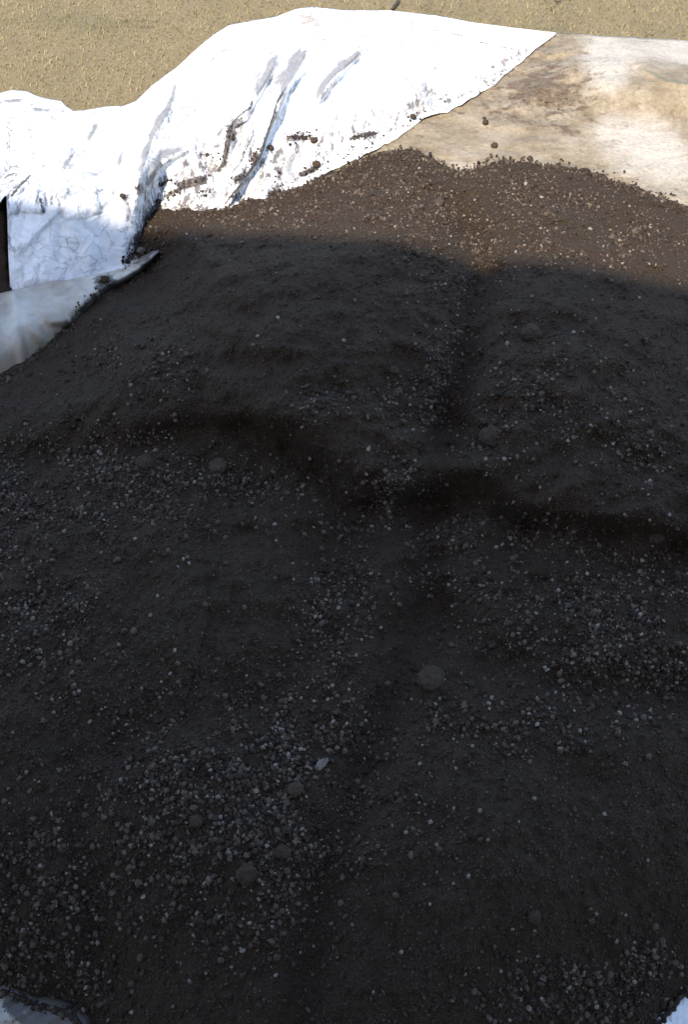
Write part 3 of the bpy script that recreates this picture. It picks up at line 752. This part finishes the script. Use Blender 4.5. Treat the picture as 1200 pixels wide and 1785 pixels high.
BIG = [(752, 1188, 25, M_CL2, .8, 'largest round clod of soil, sitting on the smooth slope below the middle of the heap'),
       (927, 586, 19, M_CL3, .85, 'round dark clod high on the right mound in the shade near the lit band'),
       (856, 765, 21, M_CL3, .7, 'flattish dull clod on the right mound just above the dark scarp'),
       (381, 816, 18, M_CL2, .75, 'smooth grey-brown clod at the foot of the left scarp beside fine crumbs'),
       (253, 808, 16, M_CL3, .6, 'half-sunk dark clod left of the smooth grey-brown one under the scarp'),
       (431, 1526, 18, M_CL3, .9, 'dark round clod among coarse crumbs near the bottom, lowest of the group'),
       (493, 1487, 14, M_CL3, .9, 'dark clod among coarse crumbs, up and right of the lowest one'),
       (515, 1379, 13, M_CL2, .9, 'brownish clod just below the white flake'),
       (343, 1434, 13, M_CL3, .8, 'small dark clod at the left side of the coarse crumbs'),
       (1145, 938, 14, M_CL3, .8, 'clod lying in the dark trench near the right edge'),
       (932, 1601, 12, M_CL3, 1.0, 'small upright clod on the smooth soil near the bottom right'),
       (688, 648, 9, M_CL3, .9, 'little dark clod on the left mound beside the gully'),
       (765, 355, 9, M_CL2, .9, 'crumbly lit clod near the top of the gully between the two mounds')]
for i, (a, b, rp, mt, fl, lb) in enumerate(BIG):
    sits('soil_clod', lump_mesh('soil_clod', 300 + i, 4, .17, (1.0, .93, .92)), mt, a, b, rp, lb, 'clod', sink=.26, flat=fl)
o = sits('stone_flake', lump_mesh('stone_flake', 350, 3, .25, (1.35, .62, .4)), M_CHIP, 561, 1335, 11, 'elongated whitish flake lying on dark crumbs in the lower middle', 'stone', sink=.2, rot=(.35, -.3, R(38)))
# clods lying on the sheets
for i, (a, b, rp, lb) in enumerate([(847, 216, 5.5, 'upper of two dark crumbs close together on the beige ground sheet'), (845, 208, 3.5, 'tiny crumb touching the upper dark crumb on the beige ground sheet'), (862, 257, 6, 'single round dark crumb on the beige sheet above the right mound'),
                                    (924, 279, 5.5, 'dark crumb just outside the top edge of the right mound'), (620, 286, 6, 'dark crumb beside the hem where white tarpaulin and beige sheet meet'), (548, 248, 6.5, 'dark clod at the right end of the muddy patch on the white tarpaulin'), (472, 261, 6, 'dark clod in the long fold left of the muddy patch on the white tarpaulin'),
                                    (214, 344, 5, 'dark crumb stuck on the white tarpaulin above the shaded block'), (404, 243, 7, 'dark lump on the long soil-filled crease of the white tarpaulin'), (246, 440, 7, 'pale crumb in the dark notch where the white block meets the soil'), (183, 491, 8, 'dark clod on the rim of the grey plastic sheet'), (600, 300, 5, 'dark crumb on the lower hem of the white tarpaulin near the heap'),
                                    (720, 207, 6, 'dark crumb at the muddy end of the white flap'), (552, 290, 7, 'dark clod under the muddy streak near the lower hem of the white tarpaulin')]):
    sits('soil_crumb', lump_mesh('soil_crumb', 360 + i, 2, .2), M_PALE2 if 'pale' in lb else M_CL3, a, b, rp, lb, 'clod', sink=.15)
# bright grit all over the heap
variants = [lump_mesh('grit', 400 + i, 2, .22, (1, .8, .75)) for i in range(6)]
grit = [(a, b, 4.0) for a, b in [(905, 1433), (932, 1392), (1055, 1420), (796, 1497), (818, 1528), (750, 1577), (615, 1613), (1000, 1705), (993, 1722), (857, 1217), (853, 1227), (768, 1237), (762, 1243), (638, 1257), (675, 1323), (647, 1312), (733, 1332), (796, 1340), (1021, 1294), (1012, 1275), (873, 1693), (873, 1753), (547, 1650),
        (235, 940), (293, 960), (330, 983), (321, 975), (275, 1040), (478, 915), (440, 878), (375, 1170), (429, 1178), (247, 1200), (22, 1278), (45, 1347), (210, 1360), (315, 1431), (255, 1542), (210, 1619), (310, 1678), (302, 1755), (330, 1710), (120, 1742), (525, 1126), (548, 1223), (385, 1450), (458, 1443), (452, 1455), (475, 1563), (420, 1655),
        (1168, 898), (1075, 865), (942, 850), (1070, 775), (1100, 720), (1090, 697), (990, 770), (935, 775), (720, 750), (760, 740), (655, 715), (552, 720), (527, 745), (300, 765), (230, 690), (228, 672), (100, 690), (450, 587), (485, 555), (441, 602), (600, 595), (900, 440), (1115, 520), (885, 600), (1000, 580), (965, 600), (917, 322), (945, 345), (995, 340), (1030, 400),
        (715, 1015), (747, 1040), (790, 1058), (975, 1030), (850, 1018), (1033, 1110), (1082, 1127), (1165, 1170), (935, 1070), (800, 1095), (1155, 1013), (1110, 1065), (1130, 1500), (1145, 1540), (1090, 1595), (945, 1742), (930, 1750), (1133, 1697), (480, 1700), (650, 1730), (790, 1745), (700, 1660)]]
for _ in range(170):
    while True:
        a, b = random.uniform(5, 1195), random.uniform(300, 1780)
        if poly_sd(np.array([a]), np.array([b]), SOIL_POLY)[0] > 12 and random.random() < .18 + float(density(np.array([a]), np.array([b]))[0]): break
    grit.append((a, b, random.uniform(2.0, 3.6)))
proto = None
for i, (a, b, rp) in enumerate(grit):
    me = variants[i % 6]
    p = hit(a + random.uniform(-1, 1), b)
    scale = rp * random.uniform(.8, 1.15) * TH / 600 * (p - CO).length
    if proto is None:
        o = link('grit', me); proto = o
        for q in variants:
            if not q.materials: q.materials.append(M_PALE2)
    else:
        o = proto.copy(); o.data = me; C.objects.link(o)
    o.location = p + Vector((0, 0, scale * .3)); o.scale = (scale,) * 3
    o.rotation_euler = (random.uniform(0, 6), random.uniform(0, 6), random.uniform(0, 6))
    o.material_slots[0].link = 'OBJECT'; o.material_slots[0].material = M_PALE if (i < 118 and i % 3) or i % 9 == 0 else M_PALE2
    tag(o, 'small pale grain of grit lying loose on the dark soil heap', 'grit', 'pale grains of grit scattered over the heap')

# ------------------------------------------------------------------ lawn
px = 160
gx = np.concatenate([[-150, -60, -25, -10], np.arange(-6, 6.01, .25), [10, 25, 60, 150]]); gy = np.concatenate([[-150, -60, -25, -10], np.arange(-4, 8.01, .25), [12, 25, 60, 150]])
GX, GY = np.meshgrid(gx, gy)
lawn = link('lawn_ground', mesh_np('lawn_ground', np.stack([GX, GY, GX * 0], -1).reshape(-1, 3), grid_faces(*GX.shape)), M_LAWN)
tag(lawn, kind='structure')
n = 190000
bx = rng.uniform(-3.6, 3.6, n); by = 3.4 + 4.8 * rng.uniform(0, 1, n) ** 1.3
dz = -CAM_H; # project the foot of each blade to see whether the sheets cover it
fwd = by * CP + CAM_H * SP
ppx = 600 + 600 * bx / fwd / TH
ppy = 892.5 - 892.5 * ((by * SP - CAM_H * CP) / fwd) / TV
lim = np.where(ppx < 965, curve(TARP_TOP, ppx), curve(SHEET_TOP, ppx))
k = ppy < lim + 2
bx, by = bx[k], by[k]; n = len(bx)
ang = rng.uniform(0, 6.283, n); L = rng.uniform(.008, .026, n); up = rng.uniform(.15, .9, n); w = rng.uniform(.0008, .0021, n)
dx, dy = np.cos(ang), np.sin(ang)
b0 = np.stack([bx - dy * w, by + dx * w, np.zeros(n)], -1); b1 = np.stack([bx + dy * w, by - dx * w, np.zeros(n)], -1)
m0 = np.stack([bx + dx * L * .45 - dy * w * .7, by + dy * L * .45 + dx * w * .7, L * up * .75], -1); m1 = np.stack([bx + dx * L * .45 + dy * w * .7, by + dy * L * .45 - dx * w * .7, L * up * .75], -1)
tp = np.stack([bx + dx * L, by + dy * L, L * up * .9], -1)
V = np.stack([b0, b1, m1, m0, tp], 1).reshape(-1, 3)
i0 = np.arange(n)[:, None] * 5
F = np.concatenate([i0 + [0, 1, 2], i0 + [0, 2, 3], i0 + [3, 2, 4]])
me = mesh_np('dry_grass', V, F)
attr(me, 'tone', np.repeat(np.clip(rng.normal(.55, .17, n), 0, .95), 5))
gr = link('dry_grass', me, M_BLADE)
tag(gr, 'short dry straw-coloured grass beyond the tarpaulin', 'grass', kind='stuff')

# twigs on the lawn
M_TWIG = plain('twig_bark', (.045, .032, .02), .9, 60, .3)
def tube(name, pts, radii, seg=7):
    pts = np.array(pts, float); v = []; 
    for i, p in enumerate(pts):
        d = pts[min(i + 1, len(pts) - 1)] - pts[max(i - 1, 0)]; d /= np.linalg.norm(d)
        a = np.cross(d, [0, 0, 1.]); a /= np.linalg.norm(a) + 1e-9; b = np.cross(a, d)
        for k in range(seg):
            t = 6.2832 * k / seg; v.append(p + radii[i] * (math.cos(t) * a + math.sin(t) * b))
    f = [[i * seg + k, i * seg + (k + 1) % seg, (i + 1) * seg + (k + 1) % seg, (i + 1) * seg + k] for i in range(len(pts) - 1) for k in range(seg)]
    return mesh_np(name, np.array(v), np.array(f))
tw = [place(a, b, .012 + .004 * i) for i, (a, b) in enumerate([(684, 17), (688, 10), (693, 3), (696, -4)])]
tag(link('twig', tube('twig', tw, [.006, .007, .006, .004]), M_TWIG), 'short dark twig in the dry grass touching the top edge of the tarpaulin', 'twig')
tw = [place(a, b, .012) for a, b in [(968, 1), (973, 3), (979, 1)]]
tag(link('twig', tube('twig', tw, [.003, .004, .003]), M_TWIG), 'tiny dark bit of twig at the very top edge right of centre', 'twig')

# ------------------------------------------------------------------ unseen house added behind the viewer so its eave shades the near ground
M_WALL = plain('render_wall', (.46, .43, .38), .85, 8, .06)
M_ROOF = plain('roof_tile', (.20, .085, .055), .8, 14, .25)
M_TRIM = plain('white_paint', (.74, .74, .72), .5, 10, .04)
M_DOOR = plain('door_paint', (.10, .13, .14), .5, 10, .1)
M_METAL = plain('zinc', (.42, .43, .44), .4, 20, .1, .8)
m, nt, b = new_mat('window_glass'); b.inputs['Base Color'].default_value = (.03, .035, .04, 1); b.inputs['Roughness'].default_value = .06; M_GLASS = m
def box(name, x0, x1, y0, y1, z0, z1, mat, parent=None):
    v = [(x, y, z) for x in (x0, x1) for y in (y0, y1) for z in (z0, z1)]
    f = [(0, 1, 3, 2), (4, 6, 7, 5), (0, 4, 5, 1), (2, 3, 7, 6), (0, 2, 6, 4), (1, 5, 7, 3)]
    return link(name, mesh_np(name, np.array(v), np.array(f), False), mat, parent)
EAVE_Y, EAVE_Z, YAW = -2.02, 6.4, -12.0
house = bpy.data.objects.new('house', None); C.objects.link(house)
house.location = (0, EAVE_Y, 0); house.rotation_euler = (0, 0, R(YAW))
tag(house, 'unseen plain rendered two-storey house added so its eave casts the shade over the near soil', 'house')
box('wall', -6.4, 5.2, -8.6, -.55, -.3, 6.35, M_WALL, house)
v = []; 
for x in (-6.9, 5.7):
    v += [(x, 0, EAVE_Z), (x, 0, EAVE_Z - .14), (x, -9.15, EAVE_Z - .14), (x, -9.15, EAVE_Z), (x, -4.575, EAVE_Z + 1.9)]
f5 = [(0, 1, 2, 3, 4), (5, 9, 8, 7, 6)]
me = bpy.data.meshes.new('roof'); me.from_pydata(v, [], f5 + [(0, 5, 6, 1), (1, 6, 7, 2), (2, 7, 8, 3), (3, 8, 9, 4), (4, 9, 5, 0)]); me.update()
link('roof', me, M_ROOF, house)
box('gutter', -6.9, 5.7, .003, .12, EAVE_Z - .13, EAVE_Z - .01, M_METAL, house)
for wz in (.9, 3.9):
    for wx in (-4.9, -2.2, 1.4, 3.9):
        fr = box('window', wx - .65, wx + .65, -.547, -.50, wz, wz + 1.4, M_TRIM, house)
        for s in (-1, 1): box('pane', wx + s * .31 - .27, wx + s * .31 + .27, -.497, -.49, wz + .08, wz + 1.32, M_GLASS, fr)
        box('sill', wx - .75, wx + .75, -.547, -.40, wz - .08, wz - .003, M_TRIM, fr)
dr = box('door', -.5, .5, -.547, -.49, .0, 2.1, M_DOOR, house)
box('handle', .36, .40, -.487, -.43, .98, 1.12, M_METAL, dr)
